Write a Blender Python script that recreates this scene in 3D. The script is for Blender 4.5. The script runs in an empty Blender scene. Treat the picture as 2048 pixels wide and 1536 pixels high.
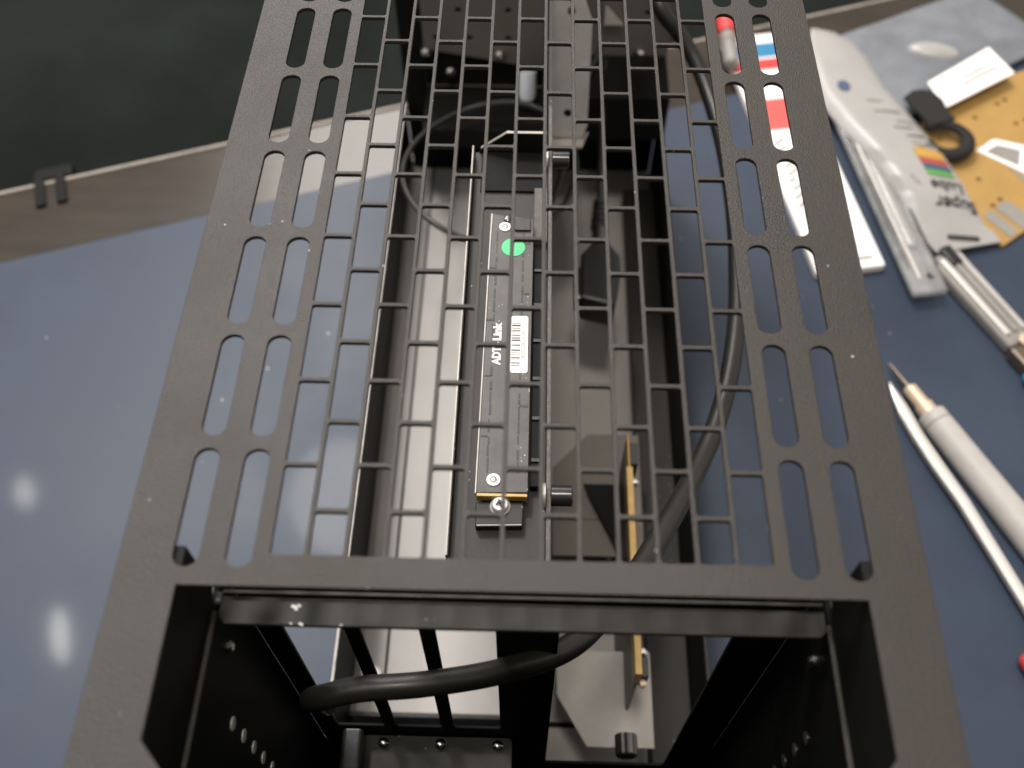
import bpy, bmesh, math, random
from mathutils import Vector, Matrix, noise
S = 0.001                      # everything below is written in millimetres
scene = bpy.context.scene
COL = scene.collection

# ------------------------------------------------------------------ camera
cam_d = bpy.data.cameras.new('camera')
cam = bpy.data.objects.new('camera', cam_d)
COL.objects.link(cam)
R = ((0.99967407, -0.01993426, 0.01594925), (0.0254235, 0.83420077, -0.55087478), (-0.0023236, 0.55110045, 0.83443567))
m = Matrix(R).to_4x4()
m.translation = Vector((0.66657, -80.57072, 188.12856)) * S
cam.matrix_world = m
cam_d.sensor_width = 36.0
cam_d.lens = 1979.488 / 2048 * 36.0
cam_d.clip_start = 0.01
cam_d.clip_end = 60
cam_d.dof.use_dof = True
cam_d.dof.focus_distance = 0.300
cam_d.dof.aperture_fstop = 11.5
scene.camera = cam
scene.render.resolution_x, scene.render.resolution_y = 1024, 768

# ------------------------------------------------------------------ light
w = bpy.data.worlds.new('World')
scene.world = w
w.use_nodes = True
w.node_tree.nodes['Background'].inputs[0].default_value = (1.0, 0.93, 0.86, 1)
w.node_tree.nodes['Background'].inputs[1].default_value = 0.52

def lamp(name, loc, target, power, size, color, kind='AREA', roll=0):
    d = bpy.data.lights.new(name, kind)
    d.energy = power
    d.color = color
    if kind == 'AREA':
        d.shape = 'ELLIPSE'
        d.size, d.size_y = size if isinstance(size, tuple) else (size, size)
    else:
        d.shadow_soft_size = size
    o = bpy.data.objects.new(name, d)
    COL.objects.link(o)
    o.location = Vector(loc) * S
    o.rotation_euler = ((Vector(target) - Vector(loc)).to_track_quat('-Z', 'Y').to_matrix() @ Matrix.Rotation(math.radians(roll), 3, 'Z')).to_euler()
    return o

def direction(az, el, dist, c=(0, 120, -150)):
    a, e = math.radians(az), math.radians(el)
    return (c[0] + dist * math.sin(a) * math.cos(e), c[1] + dist * math.cos(a) * math.cos(e), c[2] + dist * math.sin(e))

lamp('ceiling_light', direction(-25, 58, 2300), (0, 120, -150), 32, 0.34, (1.0, 0.94, 0.88))
lamp('overhead_light', (-40, -40, 1500), (0, 100, -200), 12.5, 0.25, (1.0, 0.93, 0.85))
lamp('ceiling_spot_lamp', (-1300, 1069, 1500), (-278, 166, -305), 2.4, (0.04, 0.08), (1.0, 0.94, 0.86), roll=-40)
lamp('ceiling_spot_lamp', (-1103, 693, 1500), (-236, 85, -305), 5.0, (0.035, 0.13), (1.0, 0.94, 0.86), roll=-40)
lamp('window_light', direction(-36, 59, 2500, (-60, 120, -250)), (0, 120, -250), 15, 1.7, (0.72, 0.86, 1.0))
lamp('wall_light', direction(-10, 38, 2300), (0, 120, -150), 20, 0.9, (1.0, 0.95, 0.9))

scene.view_settings.view_transform = 'Standard'
scene.view_settings.look = 'None'
scene.view_settings.exposure = 0.0
scene.view_settings.gamma = 1.0

# ------------------------------------------------------------------ materials
def mat(name, color, rough=0.5, metal=0.0, spec=0.5, bump=0.0, bscale=900, var=0.0, vscale=60, specks=0.0, speck_scale=420,
        speck_col=(0.62, 0.58, 0.54), coat=0.0, coat_rough=0.1, trans=0.0, alpha=1.0, rough_var=0.0, speck_patch=None, stretch=None):
    M = bpy.data.materials.new(name)
    M.use_nodes = True
    nt = M.node_tree
    b = nt.nodes['Principled BSDF']
    b.inputs['Roughness'].default_value = rough
    b.inputs['Metallic'].default_value = metal
    b.inputs['Specular IOR Level'].default_value = spec
    b.inputs['Coat Weight'].default_value = coat
    b.inputs['Coat Roughness'].default_value = coat_rough
    b.inputs['Transmission Weight'].default_value = trans
    b.inputs['Alpha'].default_value = alpha
    tc = nt.nodes.new('ShaderNodeTexCoord')
    src = tc.outputs['Object']
    if stretch:
        mp = nt.nodes.new('ShaderNodeMapping')
        mp.inputs['Scale'].default_value = stretch
        nt.links.new(src, mp.inputs['Vector'])
        src = mp.outputs['Vector']
    rgb = nt.nodes.new('ShaderNodeRGB')
    rgb.outputs[0].default_value = (*color, 1)
    out = rgb.outputs[0]
    if var > 0:
        n = nt.nodes.new('ShaderNodeTexNoise')
        n.inputs['Scale'].default_value = vscale
        n.inputs['Detail'].default_value = 5
        n.inputs['Roughness'].default_value = 0.65
        nt.links.new(src, n.inputs['Vector'])
        mr = nt.nodes.new('ShaderNodeMapRange')
        mr.inputs[1].default_value = 0.3
        mr.inputs[2].default_value = 0.7
        mr.inputs[3].default_value = 1 - var
        mr.inputs[4].default_value = 1 + var
        nt.links.new(n.outputs[0], mr.inputs[0])
        mx = nt.nodes.new('ShaderNodeMix')
        mx.data_type = 'RGBA'
        mx.blend_type = 'MULTIPLY'
        mx.inputs['Factor'].default_value = 1
        nt.links.new(out, mx.inputs[6])
        nt.links.new(mr.outputs[0], mx.inputs[7])
        out = mx.outputs[2]
        if rough_var > 0:
            m2 = nt.nodes.new('ShaderNodeMapRange')
            m2.inputs[1].default_value = 0.3
            m2.inputs[2].default_value = 0.7
            m2.inputs[3].default_value = rough - rough_var
            m2.inputs[4].default_value = rough + rough_var
            nt.links.new(n.outputs[0], m2.inputs[0])
            nt.links.new(m2.outputs[0], b.inputs['Roughness'])
    if specks > 0:
        v = nt.nodes.new('ShaderNodeTexVoronoi')
        v.inputs['Scale'].default_value = speck_scale
        nt.links.new(src, v.inputs['Vector'])
        cut = nt.nodes.new('ShaderNodeMath')
        cut.operation = 'LESS_THAN'
        cut.inputs[1].default_value = 0.2
        nt.links.new(v.outputs['Distance'], cut.inputs[0])
        sep = nt.nodes.new('ShaderNodeSeparateColor')
        nt.links.new(v.outputs['Color'], sep.inputs[0])
        pick = nt.nodes.new('ShaderNodeMath')
        pick.operation = 'LESS_THAN'
        pick.inputs[1].default_value = specks
        nt.links.new(sep.outputs[0], pick.inputs[0])
        if speck_patch:
            n3 = nt.nodes.new('ShaderNodeTexNoise')
            n3.inputs['Scale'].default_value = speck_patch
            nt.links.new(src, n3.inputs['Vector'])
            m3 = nt.nodes.new('ShaderNodeMapRange')
            m3.inputs[1].default_value = 0.52
            m3.inputs[2].default_value = 0.72
            m3.inputs[3].default_value = 0.0
            m3.inputs[4].default_value = specks * 2.4
            nt.links.new(n3.outputs[0], m3.inputs[0])
            nt.links.new(m3.outputs[0], pick.inputs[1])
        mul = nt.nodes.new('ShaderNodeMath')
        mul.operation = 'MULTIPLY'
        nt.links.new(cut.outputs[0], mul.inputs[0])
        nt.links.new(pick.outputs[0], mul.inputs[1])
        mul2 = nt.nodes.new('ShaderNodeMath')
        mul2.operation = 'MULTIPLY'
        nt.links.new(mul.outputs[0], mul2.inputs[0])
        nt.links.new(sep.outputs[1], mul2.inputs[1])
        mx = nt.nodes.new('ShaderNodeMix')
        mx.data_type = 'RGBA'
        nt.links.new(mul2.outputs[0], mx.inputs['Factor'])
        nt.links.new(out, mx.inputs[6])
        mx.inputs[7].default_value = (*speck_col, 1)
        out = mx.outputs[2]
    nt.links.new(out, b.inputs['Base Color'])
    if bump > 0:
        n2 = nt.nodes.new('ShaderNodeTexNoise')
        n2.inputs['Scale'].default_value = bscale
        n2.inputs['Detail'].default_value = 3
        nt.links.new(src, n2.inputs['Vector'])
        bp = nt.nodes.new('ShaderNodeBump')
        bp.inputs['Strength'].default_value = bump
        bp.inputs['Distance'].default_value = 0.0004
        nt.links.new(n2.outputs[0], bp.inputs['Height'])
        nt.links.new(bp.outputs[0], b.inputs['Normal'])
    return M

def clear_mat(name, tint, opacity, rough=0.12):
    M = bpy.data.materials.new(name)
    M.use_nodes = True
    nt = M.node_tree
    b = nt.nodes['Principled BSDF']
    b.inputs['Base Color'].default_value = (*tint, 1)
    b.inputs['Roughness'].default_value = rough
    t = nt.nodes.new('ShaderNodeBsdfTransparent')
    t.inputs[0].default_value = (0.93, 0.94, 0.95, 1)
    mx = nt.nodes.new('ShaderNodeMixShader')
    n = nt.nodes.new('ShaderNodeTexNoise')
    n.inputs['Scale'].default_value = 45
    n.inputs['Detail'].default_value = 4
    tc = nt.nodes.new('ShaderNodeTexCoord')
    nt.links.new(tc.outputs['Object'], n.inputs['Vector'])
    mr = nt.nodes.new('ShaderNodeMapRange')
    mr.inputs[1].default_value = 0.3
    mr.inputs[2].default_value = 0.7
    mr.inputs[3].default_value = max(0, opacity - 0.18)
    mr.inputs[4].default_value = min(1, opacity + 0.18)
    nt.links.new(n.outputs[0], mr.inputs[0])
    nt.links.new(mr.outputs[0], mx.inputs[0])
    nt.links.new(t.outputs[0], mx.inputs[1])
    nt.links.new(b.outputs[0], mx.inputs[2])
    nt.links.new(mx.outputs[0], nt.nodes['Material Output'].inputs['Surface'])
    return M

MT = {}
MT['powder'] = mat('black_powder_coat', (0.0200, 0.0150, 0.0110), 0.47, 0, 0.44, bump=0.55, bscale=2600, var=0.25, vscale=20, rough_var=0.09,
                   specks=0.06, speck_scale=620, speck_patch=24)
MT['dusty'] = mat('dusty_powder_coat', (0.032, 0.028, 0.023), 0.5, 0, 0.3, bump=0.1, bscale=2200, var=0.15, vscale=90,
                  specks=0.10, speck_scale=520, speck_patch=26)
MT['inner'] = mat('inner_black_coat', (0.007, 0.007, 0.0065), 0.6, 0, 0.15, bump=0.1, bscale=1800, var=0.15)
MT['tray'] = mat('grey_coated_floor', (0.40, 0.375, 0.35), 0.45, 0, 0.5, bump=0.08, bscale=1200, var=0.07, vscale=30)
MT['edge'] = mat('bare_cut_edge', (0.36, 0.33, 0.30), 0.4, 0.3, var=0.25, vscale=90)
MT['plate'] = mat('pale_steel_plate', (0.46, 0.43, 0.395), 0.5, 0.1, bump=0.15, bscale=700, var=0.12, vscale=40)  # paler than the tray coat: brightness of the lit patch put into the colour
MT['spine'] = mat('spine_powder_coat', (0.024, 0.0205, 0.0175), 0.47, 0, 0.36, bump=0.22, bscale=2600, var=0.12, specks=0.10, speck_scale=700, speck_patch=40)
MT['endwall'] = mat('end_wall_coat', (0.17, 0.15, 0.13), 0.5, 0, 0.4, bump=0.1, bscale=900, var=0.12, vscale=25)
MT['zinc'] = mat('zinc_plated_steel', (0.55, 0.53, 0.50), 0.42, 0.45, var=0.15, vscale=60)
MT['tin'] = mat('pale_tinned_steel', (0.85, 0.80, 0.74), 0.35, 0.35)
MT['chrome'] = mat('bright_screw_steel', (0.85, 0.82, 0.78), 0.22, 1.0)
MT['darksteel'] = mat('dark_screw_steel', (0.16, 0.155, 0.15), 0.3, 0.9)
MT['pcb'] = mat('black_board', (0.072, 0.064, 0.058), 0.42, 0, 0.5, bump=0.08, bscale=1500, var=0.2, vscale=160, specks=0.16, speck_scale=1000, speck_patch=70)
MT['gold'] = mat('bare_laminate_edge', (0.48, 0.31, 0.10), 0.4, 0.25, var=0.15, vscale=120)
MT['white'] = mat('white_label_paper', (0.92, 0.89, 0.86), 0.5, var=0.02)
MT['ink'] = mat('black_ink', (0.03, 0.028, 0.026), 0.5)
MT['greyink'] = mat('grey_ink', (0.30, 0.28, 0.26), 0.6)
MT['green'] = mat('green_sticker', (0.10, 0.60, 0.26), 0.55)
MT['rubber'] = mat('black_cable_jacket', (0.017, 0.0155, 0.013), 0.42, 0, 0.5, bump=0.12, bscale=700, var=0.3, vscale=70, coat=0.14, coat_rough=0.2)
MT['sparkle'] = mat('sparkling_lit_coat', (0.13, 0.12, 0.11), 0.36, 0.2, 0.6, bump=1.0, bscale=2600, var=0.3, vscale=500, specks=0.3, speck_scale=1500)  # lit sparkle of the spine coat put into a paler colour
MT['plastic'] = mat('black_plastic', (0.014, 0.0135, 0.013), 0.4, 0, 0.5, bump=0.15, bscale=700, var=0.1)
MT['gloss'] = mat('glossy_black_plastic', (0.02, 0.02, 0.02), 0.22, 0, 0.6, bump=0.1, bscale=300)
MT['mat'] = mat('blue_grey_desk_mat', (0.033, 0.046, 0.073), 0.46, 0, 0.34, bump=0.10, bscale=900, var=0.14, vscale=11, rough_var=0.07,
                specks=0.022, speck_scale=300, speck_patch=9, coat=0.028, coat_rough=0.07)
MT['desk'] = mat('brown_laminate_desk', (0.036, 0.027, 0.019), 0.2, 0, 0.5, bump=0.03, bscale=150, var=0.25, vscale=14, stretch=(1, 6, 1))
MT['deskedge'] = mat('worn_desk_edge', (0.30, 0.26, 0.22), 0.5, var=0.2)
MT['cloth'] = mat('black_woven_cloth', (0.012, 0.0145, 0.0135), 0.9, 0, 0.06, bump=0.5, bscale=500, var=0.25, vscale=8)
MT['pouch'] = mat('frosted_white_pouch', (0.36, 0.345, 0.33), 0.33, 0, 0.5, bump=0.6, bscale=70, var=0.07, vscale=25)
MT['kraft'] = mat('yellow_kraft_card', (0.38, 0.225, 0.062), 0.65, var=0.10, vscale=35, bump=0.2, bscale=300)
MT['greytape'] = mat('grey_tape', (0.26, 0.242, 0.222), 0.42, var=0.12, vscale=70)
MT['webbing'] = mat('black_webbing', (0.018, 0.017, 0.016), 0.8, 0, 0.3, bump=0.6, bscale=900)
MT['red'] = mat('red_plastic', (0.62, 0.05, 0.05), 0.4)
MT['blue'] = mat('blue_plastic', (0.03, 0.20, 0.38), 0.4)
MT['redprint'] = mat('red_print', (0.70, 0.10, 0.09), 0.5, var=0.1, vscale=80)
MT['brickred'] = mat('dull_red_print', (0.40, 0.07, 0.05), 0.5)
MT['navy'] = mat('navy_print', (0.06, 0.09, 0.15), 0.5)
MT['greenprint'] = mat('green_print', (0.10, 0.30, 0.08), 0.5)
MT['yellow'] = mat('ochre_print', (0.50, 0.29, 0.06), 0.5)
MT['grip'] = mat('grey_handle_plastic', (0.44, 0.415, 0.39), 0.5, var=0.10, vscale=45, bump=0.15, bscale=700, specks=0.02, speck_scale=500, speck_col=(0.12, 0.10, 0.09))
MT['brass'] = mat('dull_warm_brass', (0.70, 0.55, 0.40), 0.45, 0.35, var=0.12, vscale=90)
MT['tip'] = mat('oxidised_tip', (0.20, 0.16, 0.13), 0.45, 0.8)
MT['steel'] = mat('pale_steel', (0.72, 0.68, 0.64), 0.36, 0.35)
MT['clear'] = clear_mat('clear_plastic', (0.48, 0.48, 0.47), 0.36, 0.10)
MT['bag'] = clear_mat('hazy_clear_film', (0.20, 0.212, 0.235), 0.84, 0.36)
MT['glint_white'] = mat('pearly_glint', (0.75, 0.80, 0.88), 0.2, coat=0.5)

# ------------------------------------------------------------------ helpers
ORIGIN = {}
def obj(name, bm, material, parent=None, bevel=0.0, seg=2, smooth=False, label=None):
    me = bpy.data.meshes.new(name)
    off = ORIGIN.get(parent, Vector((0, 0, 0))) if parent else Vector((0, 0, 0))
    bmesh.ops.transform(bm, matrix=Matrix.Translation(-off), verts=bm.verts)
    bmesh.ops.scale(bm, vec=(S, S, S), verts=bm.verts)
    bmesh.ops.recalc_face_normals(bm, faces=bm.faces)
    if smooth:
        for f in bm.faces:
            f.smooth = True
        for e in bm.edges:
            if len(e.link_faces) == 2 and e.calc_face_angle(0) > math.radians(35):
                e.smooth = False
    bm.to_mesh(me)
    bm.free()
    me.materials.append(MT[material])
    o = bpy.data.objects.new(name, me)
    COL.objects.link(o)
    if parent:
        o.parent = parent
        ORIGIN[o] = off
    if bevel > 0:
        md = o.modifiers.new('bevel', 'BEVEL')
        md.width = bevel * S
        md.segments = seg
        md.limit_method = 'ANGLE'
        md.angle_limit = math.radians(40)
    if label:
        o['label'] = label
    return o

def thing(name, loc, label, category, group=None):
    o = bpy.data.objects.new(name, None)
    o.empty_display_size = 0.01
    COL.objects.link(o)
    o.location = Vector(loc) * S
    ORIGIN[o] = Vector(loc)
    o['label'] = label
    o['category'] = category
    if group:
        o['group'] = group
    return o

def tag(o, label, category, group=None):
    o['label'] = label
    o['category'] = category
    if group:
        o['group'] = group
    return o

def BM():
    return bmesh.new()

def box(bm, x0, x1, y0, y1, z0, z1):
    v = [bm.verts.new(p) for p in ((x0, y0, z0), (x1, y0, z0), (x1, y1, z0), (x0, y1, z0), (x0, y0, z1), (x1, y0, z1), (x1, y1, z1), (x0, y1, z1))]
    for f in ((3, 2, 1, 0), (4, 5, 6, 7), (0, 1, 5, 4), (1, 2, 6, 5), (2, 3, 7, 6), (3, 0, 4, 7)):
        bm.faces.new([v[i] for i in f])
    return bm

def prism(bm, pts, z0, z1):
    a = [bm.verts.new((p[0], p[1], z0)) for p in pts]
    b = [bm.verts.new((p[0], p[1], z1)) for p in pts]
    n = len(pts)
    bm.faces.new(a[::-1])
    bm.faces.new(b)
    for i in range(n):
        bm.faces.new((a[i], a[(i + 1) % n], b[(i + 1) % n], b[i]))
    return bm

def prism_y(bm, pts, y0, y1):          # outline in x,z
    k = len(bm.verts)
    bm.verts.ensure_lookup_table()
    prism(bm, pts, 0, 1)
    bm.verts.ensure_lookup_table()
    for v in bm.verts[k:]:
        x, z, t = v.co
        v.co = (x, y0 + (y1 - y0) * t, z)
    return bm

def rot_box(bm, c, dx, dy, z0, z1, ang):
    ca, sa = math.cos(math.radians(ang)), math.sin(math.radians(ang))
    pts = [(c[0] + x * ca - y * sa, c[1] + x * sa + y * ca) for x, y in ((-dx / 2, -dy / 2), (dx / 2, -dy / 2), (dx / 2, dy / 2), (-dx / 2, dy / 2))]
    return prism(bm, pts, z0, z1)

def spline(pts, n=8):
    P = [Vector(p) for p in pts]
    out = []
    for i in range(len(P) - 1):
        p0 = P[max(i - 1, 0)]; p1 = P[i]; p2 = P[i + 1]; p3 = P[min(i + 2, len(P) - 1)]
        for k in range(n):
            t = k / n
            out.append(0.5 * ((2 * p1) + (p2 - p0) * t + (2 * p0 - 5 * p1 + 4 * p2 - p3) * t * t + (3 * p1 - p0 - 3 * p2 + p3) * t ** 3))
    out.append(P[-1])
    return out

def tube(bm, path, rad, seg=16, flat=1.0):
    path = [Vector(p) for p in path]
    rings = []
    up = Vector((0.03, 0.05, 1)).normalized()
    prev = None
    for i, p in enumerate(path):
        t = (path[min(i + 1, len(path) - 1)] - path[max(i - 1, 0)])
        if t.length < 1e-9:
            t = prev
        t = t.normalized()
        prev = t
        a = t.cross(up)
        if a.length < 1e-3:
            a = t.cross(Vector((1, 0, 0)))
        a.normalize()
        b = a.cross(t).normalized()
        r = rad[i] if isinstance(rad, (list, tuple)) else rad
        rings.append([bm.verts.new(p + a * (r * math.cos(2 * math.pi * k / seg)) + b * (r * flat * math.sin(2 * math.pi * k / seg))) for k in range(seg)])
    for i in range(len(rings) - 1):
        for k in range(seg):
            bm.faces.new((rings[i][k], rings[i][(k + 1) % seg], rings[i + 1][(k + 1) % seg], rings[i + 1][k]))
    bm.faces.new(rings[0][::-1])
    bm.faces.new(rings[-1])
    return bm

def cyl(bm, p0, p1, r, seg=20):
    return tube(bm, [p0, p1], r, seg)

def lathe(bm, p0, axis, prof, seg=20):  # prof: (distance along axis, radius), coincident distances allowed
    p0 = Vector(p0); ax = Vector(axis).normalized()
    a = ax.cross(Vector((0, 0, 1)))
    if a.length < 1e-3:
        a = Vector((1, 0, 0))
    a.normalize()
    b = a.cross(ax).normalized()
    rings = []
    for d, r in prof:
        rings.append([bm.verts.new(p0 + ax * d + a * (r * math.cos(2 * math.pi * k / seg)) + b * (r * math.sin(2 * math.pi * k / seg))) for k in range(seg)])
    for i in range(len(rings) - 1):
        for k in range(seg):
            bm.faces.new((rings[i][k], rings[i][(k + 1) % seg], rings[i + 1][(k + 1) % seg], rings[i + 1][k]))
    bm.faces.new(rings[0][::-1])
    bm.faces.new(rings[-1])
    return bm

def rrect(x0, x1, y0, y1, r, n=3):
    pts = []
    for cx, cy, a0 in ((x1 - r, y0 + r, -90), (x1 - r, y1 - r, 0), (x0 + r, y1 - r, 90), (x0 + r, y0 + r, 180)):
        for k in range(n + 1):
            a = math.radians(a0 + 90 * k / n)
            pts.append((cx + r * math.cos(a), cy + r * math.sin(a)))
    return pts

def perforated(outer, holes, thick, bevel=0.0):
    """a sheet in x,y with holes, centred on z = 0, as a bmesh (mm)"""
    cu = bpy.data.curves.new('sheet', 'CURVE')
    cu.dimensions = '2D'
    cu.fill_mode = 'BOTH'
    for loop in [outer] + holes:
        sp = cu.splines.new('POLY')
        sp.points.add(len(loop) - 1)
        for q, p in zip(sp.points, loop):
            q.co = (p[0], p[1], 0, 1)
        sp.use_cyclic_u = True
    cu.extrude = thick / 2 - bevel
    cu.bevel_depth = bevel
    cu.bevel_resolution = 1
    cu.offset = -bevel
    tmp = bpy.data.objects.new('sheet', cu)
    COL.objects.link(tmp)
    dg = bpy.context.evaluated_depsgraph_get()
    me = bpy.data.meshes.new_from_object(tmp.evaluated_get(dg))
    bm = bmesh.new()
    bm.from_mesh(me)
    bmesh.ops.remove_doubles(bm, verts=bm.verts, dist=1e-4)
    bpy.data.objects.remove(tmp)
    bpy.data.curves.remove(cu)
    bpy.data.meshes.remove(me)
    return bm

def move(bm, M4):
    bmesh.ops.transform(bm, matrix=M4, verts=bm.verts)
    return bm

def text_bm(body, size, loc, rotz, width=None, bold=0.0, thick=0.04, align='LEFT', M4=None):
    cu = bpy.data.curves.new('lettering', 'FONT')
    cu.body = body
    cu.size = size
    cu.offset = bold
    cu.extrude = thick / 2
    cu.align_x = align
    cu.align_y = 'CENTER'
    tmp = bpy.data.objects.new('lettering', cu)
    COL.objects.link(tmp)
    dg = bpy.context.evaluated_depsgraph_get()
    me = bpy.data.meshes.new_from_object(tmp.evaluated_get(dg))
    bm = bmesh.new()
    bm.from_mesh(me)
    bpy.data.objects.remove(tmp)
    bpy.data.curves.remove(cu)
    bpy.data.meshes.remove(me)
    if width:
        xs = [v.co.x for v in bm.verts]
        k = width / (max(xs) - min(xs))
        bmesh.ops.scale(bm, vec=(k, 1, 1), verts=bm.verts)
    move(bm, M4 or (Matrix.Translation(Vector(loc)) @ Matrix.Rotation(math.radians(rotz), 4, 'Z')))
    return bm

def loft(bm, sections, cap=True):
    rings = [[bm.verts.new(p) for p in s] for s in sections]
    n = len(rings[0])
    for i in range(len(rings) - 1):
        for k in range(n):
            bm.faces.new((rings[i][k], rings[i][(k + 1) % n], rings[i + 1][(k + 1) % n], rings[i + 1][k]))
    if cap:
        bm.faces.new(rings[0][::-1])
        bm.faces.new(rings[-1])
    return bm

rnd = random.Random(4)

# ------------------------------------------------------------------ setting: desk, mat, dark cloth
ZM = -305.0                      # top of the desk mat
T = math.radians(19.5)
ux, uy = math.cos(T), math.sin(T)
def desk_xy(u, v):               # u along the back edge, v towards the room behind the desk
    return (-219 + u * ux - v * uy, 376 + u * uy + v * ux)
bm = BM()
prism(bm, [desk_xy(-1400, 66), desk_xy(-1400, -1600), desk_xy(1500, -1600), desk_xy(1500, 66)], ZM - 26, ZM - 3)
o = obj('desk', bm, 'desk', bevel=1.5)
o['kind'] = 'structure'
bm = BM()
prism(bm, [desk_xy(-1400, 66.2), desk_xy(1500, 66.2), desk_xy(1500, 69), desk_xy(-1400, 69)], ZM - 27, ZM - 2.2)
ob = obj('edge_band', bm, 'deskedge', o, bevel=0.8)
pts = [desk_xy(*q) for q in ((-520, 0), (-520, -760), (700, -760), (700, 0))]
bm = BM()
prism(bm, [desk_xy(x, y) for x, y in rrect(-520, 700, -760, 0, 14, 5)], ZM - 3, ZM)
tag(obj('desk_mat', bm, 'mat', bevel=0.8), 'large blue grey rubbery desk mat under the computer case', 'desk mat')
# black cloth draped over whatever stands behind the desk, lower than its edge
bm = BM()
nx, nz = 150, 60
rows = []
for j in range(nz + 1):
    v = 74 + 620 * (j / nz)
    row = []
    for i in range(nx + 1):
        u = -1300 + 2700 * i / nx
        d = 12 * math.sin(u / 90 + v / 120) + 26 * noise.noise((u / 150, v / 150, 2.0)) + 8 * noise.noise((u / 45, v / 60, 7.0))
        x, y = desk_xy(u, v)
        row.append(bm.verts.new((x, y, ZM - 62 + d * min(1, 0.3 + j / 12) + 0.05 * v)))
    rows.append(row)
for j in range(nz):
    for i in range(nx):
        bm.faces.new((rows[j][i], rows[j][i + 1], rows[j + 1][i + 1], rows[j + 1][i]))
o = tag(obj('cloth_cover', bm, 'cloth', smooth=True), 'black cloth lying in loose folds behind the back edge of the desk', 'cloth')
sd = o.modifiers.new('thickness', 'SOLIDIFY')
sd.thickness = 0.002
# black clamp on the desk edge
t = thing('desk_clamp', (-326, 388, ZM - 3), 'small black two prong clamp gripping the back edge of the desk', 'clamp')
for du in (0, 14):
    x, y = desk_xy(-105 + du, 60)
    bm = BM()
    rot_box(bm, (x, y), 7, 30, ZM - 2.95, ZM - 0.6, 19.5)
    obj('prong', bm, 'inner', t, bevel=0.8)
x, y = desk_xy(-96, 80)
bm = BM()
rot_box(bm, (x, y), 26, 12, ZM - 40, ZM - 5, 19.5)
obj('clamp_body', bm, 'inner', t, bevel=1.5)

# ------------------------------------------------------------------ the computer case
case = thing('computer_case', (0, 170, -297), 'open black steel computer case with a brick pattern grille on top', 'computer case')
Y_END = 416.0
# top panel: slots down both sides, brick grille, rear recess opening with cut corners
holes = []
hb, vb = 0.50, 0.50
for i in range(13):
    x0, x1 = (i - 6.5) * 8 + vb, (i - 5.5) * 8 - vb
    ys = [0.7] + [21.97 * (k + (0 if i % 2 == 0 else -0.5)) for k in range(1, 19)]
    ys = [y for y in ys if y < 392] + [393]
    for k in range(len(ys) - 1):
        lo = ys[k] + (0 if k == 0 else hb)
        hi = ys[k + 1] - (0 if k == len(ys) - 2 else hb)
        if hi - lo > 3:
            holes.append(rrect(x0, x1, lo, hi, 0.55, 2))
for sx in (-1, 1):
    for xa, xb in ((65.9, 71.4), (54.9, 60.5)):
        for k in range(13):
            lo = -2.3 + 30.8 * k
            a, b = (xa, xb) if sx > 0 else (-xb, -xa)
            holes.append(rrect(a, b, lo, lo + 27.6, 2.7, 5))
cut = [(-69.4, -6.2), (69.4, -6.2), (69.4, -36.5), (63.0, -43.5), (-63.0, -43.5), (-69.4, -36.5)]
holes.append(cut)
outer = rrect(-82.4, 82.4, -62, Y_END + 2, 2.5, 4)
bm = perforated(outer, holes, 1.2, 0.12)
move(bm, Matrix.Translation((0, 0, -0.6)))
obj('top_panel', bm, 'powder', case)
for sx in (-1, 1):
    bm = BM()
    box(bm, sx * 82.35, sx * 81.15, -60, Y_END, -11, -1.25)
    obj('side_flange', bm, 'powder', case, bevel=0.25)
# recess skirt under the opening and the lower inner walls
for sx in (-1, 1):
    bm = BM()
    prism_x = [(-44, -1.3), (2.7, -1.3), (2.7, -23.0), (-1.6, -26.2), (-44, -26.2)]
    a = [bm.verts.new((sx * 69.5, y, z)) for y, z in prism_x]
    b = [bm.verts.new((sx * 71.7, y, z)) for y, z in prism_x]
    n = len(a)
    bm.faces.new(a); bm.faces.new(b[::-1])
    for i in range(n):
        bm.faces.new((a[i], a[(i + 1) % n], b[(i + 1) % n], b[i]))
    obj('recess_skirt', bm, 'inner', case)
    bm = BM()
    box(bm, sx * 68.6, sx * 81.0, -60, -1.8, -27.6, -26.6)
    obj('ledge', bm, 'powder', case, bevel=0.2)
    bm = BM()
    box(bm, sx * 69.5, sx * 70.7, -60, 8, -285, -28)
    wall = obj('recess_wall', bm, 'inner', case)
    for k in range(7):
        bm = BM()
        z = -58 - 11.7 * k
        cyl(bm, (sx * 69.9, -18.6, z), (sx * 69.15, -18.6, z), 1.7, 14)
        obj('rivet', bm, 'tin' if sx < 0 else 'darksteel', wall, smooth=True)  # left ones paler: their highlights are put into the material
    bm = BM()
    lathe(bm, (sx * 69.6, -4.6, -43), (-sx, 0, 0), [(0, 1.6), (0.8, 1.6), (1.4, 0.9)], 16)
    obj('screw', bm, 'chrome', wall, smooth=True)
    bm = BM()
    box(bm, sx * 80.8, sx * 82.2, -61, 8, -300, -11.5)
    obj('corner_return', bm, 'inner', case)
bm = BM()
box(bm, -80.6, 80.6, -61, -59.8, -300, -1.4)
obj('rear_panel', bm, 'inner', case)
bm = BM()
box(bm, -69.3, 69.3, -59.6, 7, -262, -260.8)
obj('recess_floor', bm, 'inner', case)
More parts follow.
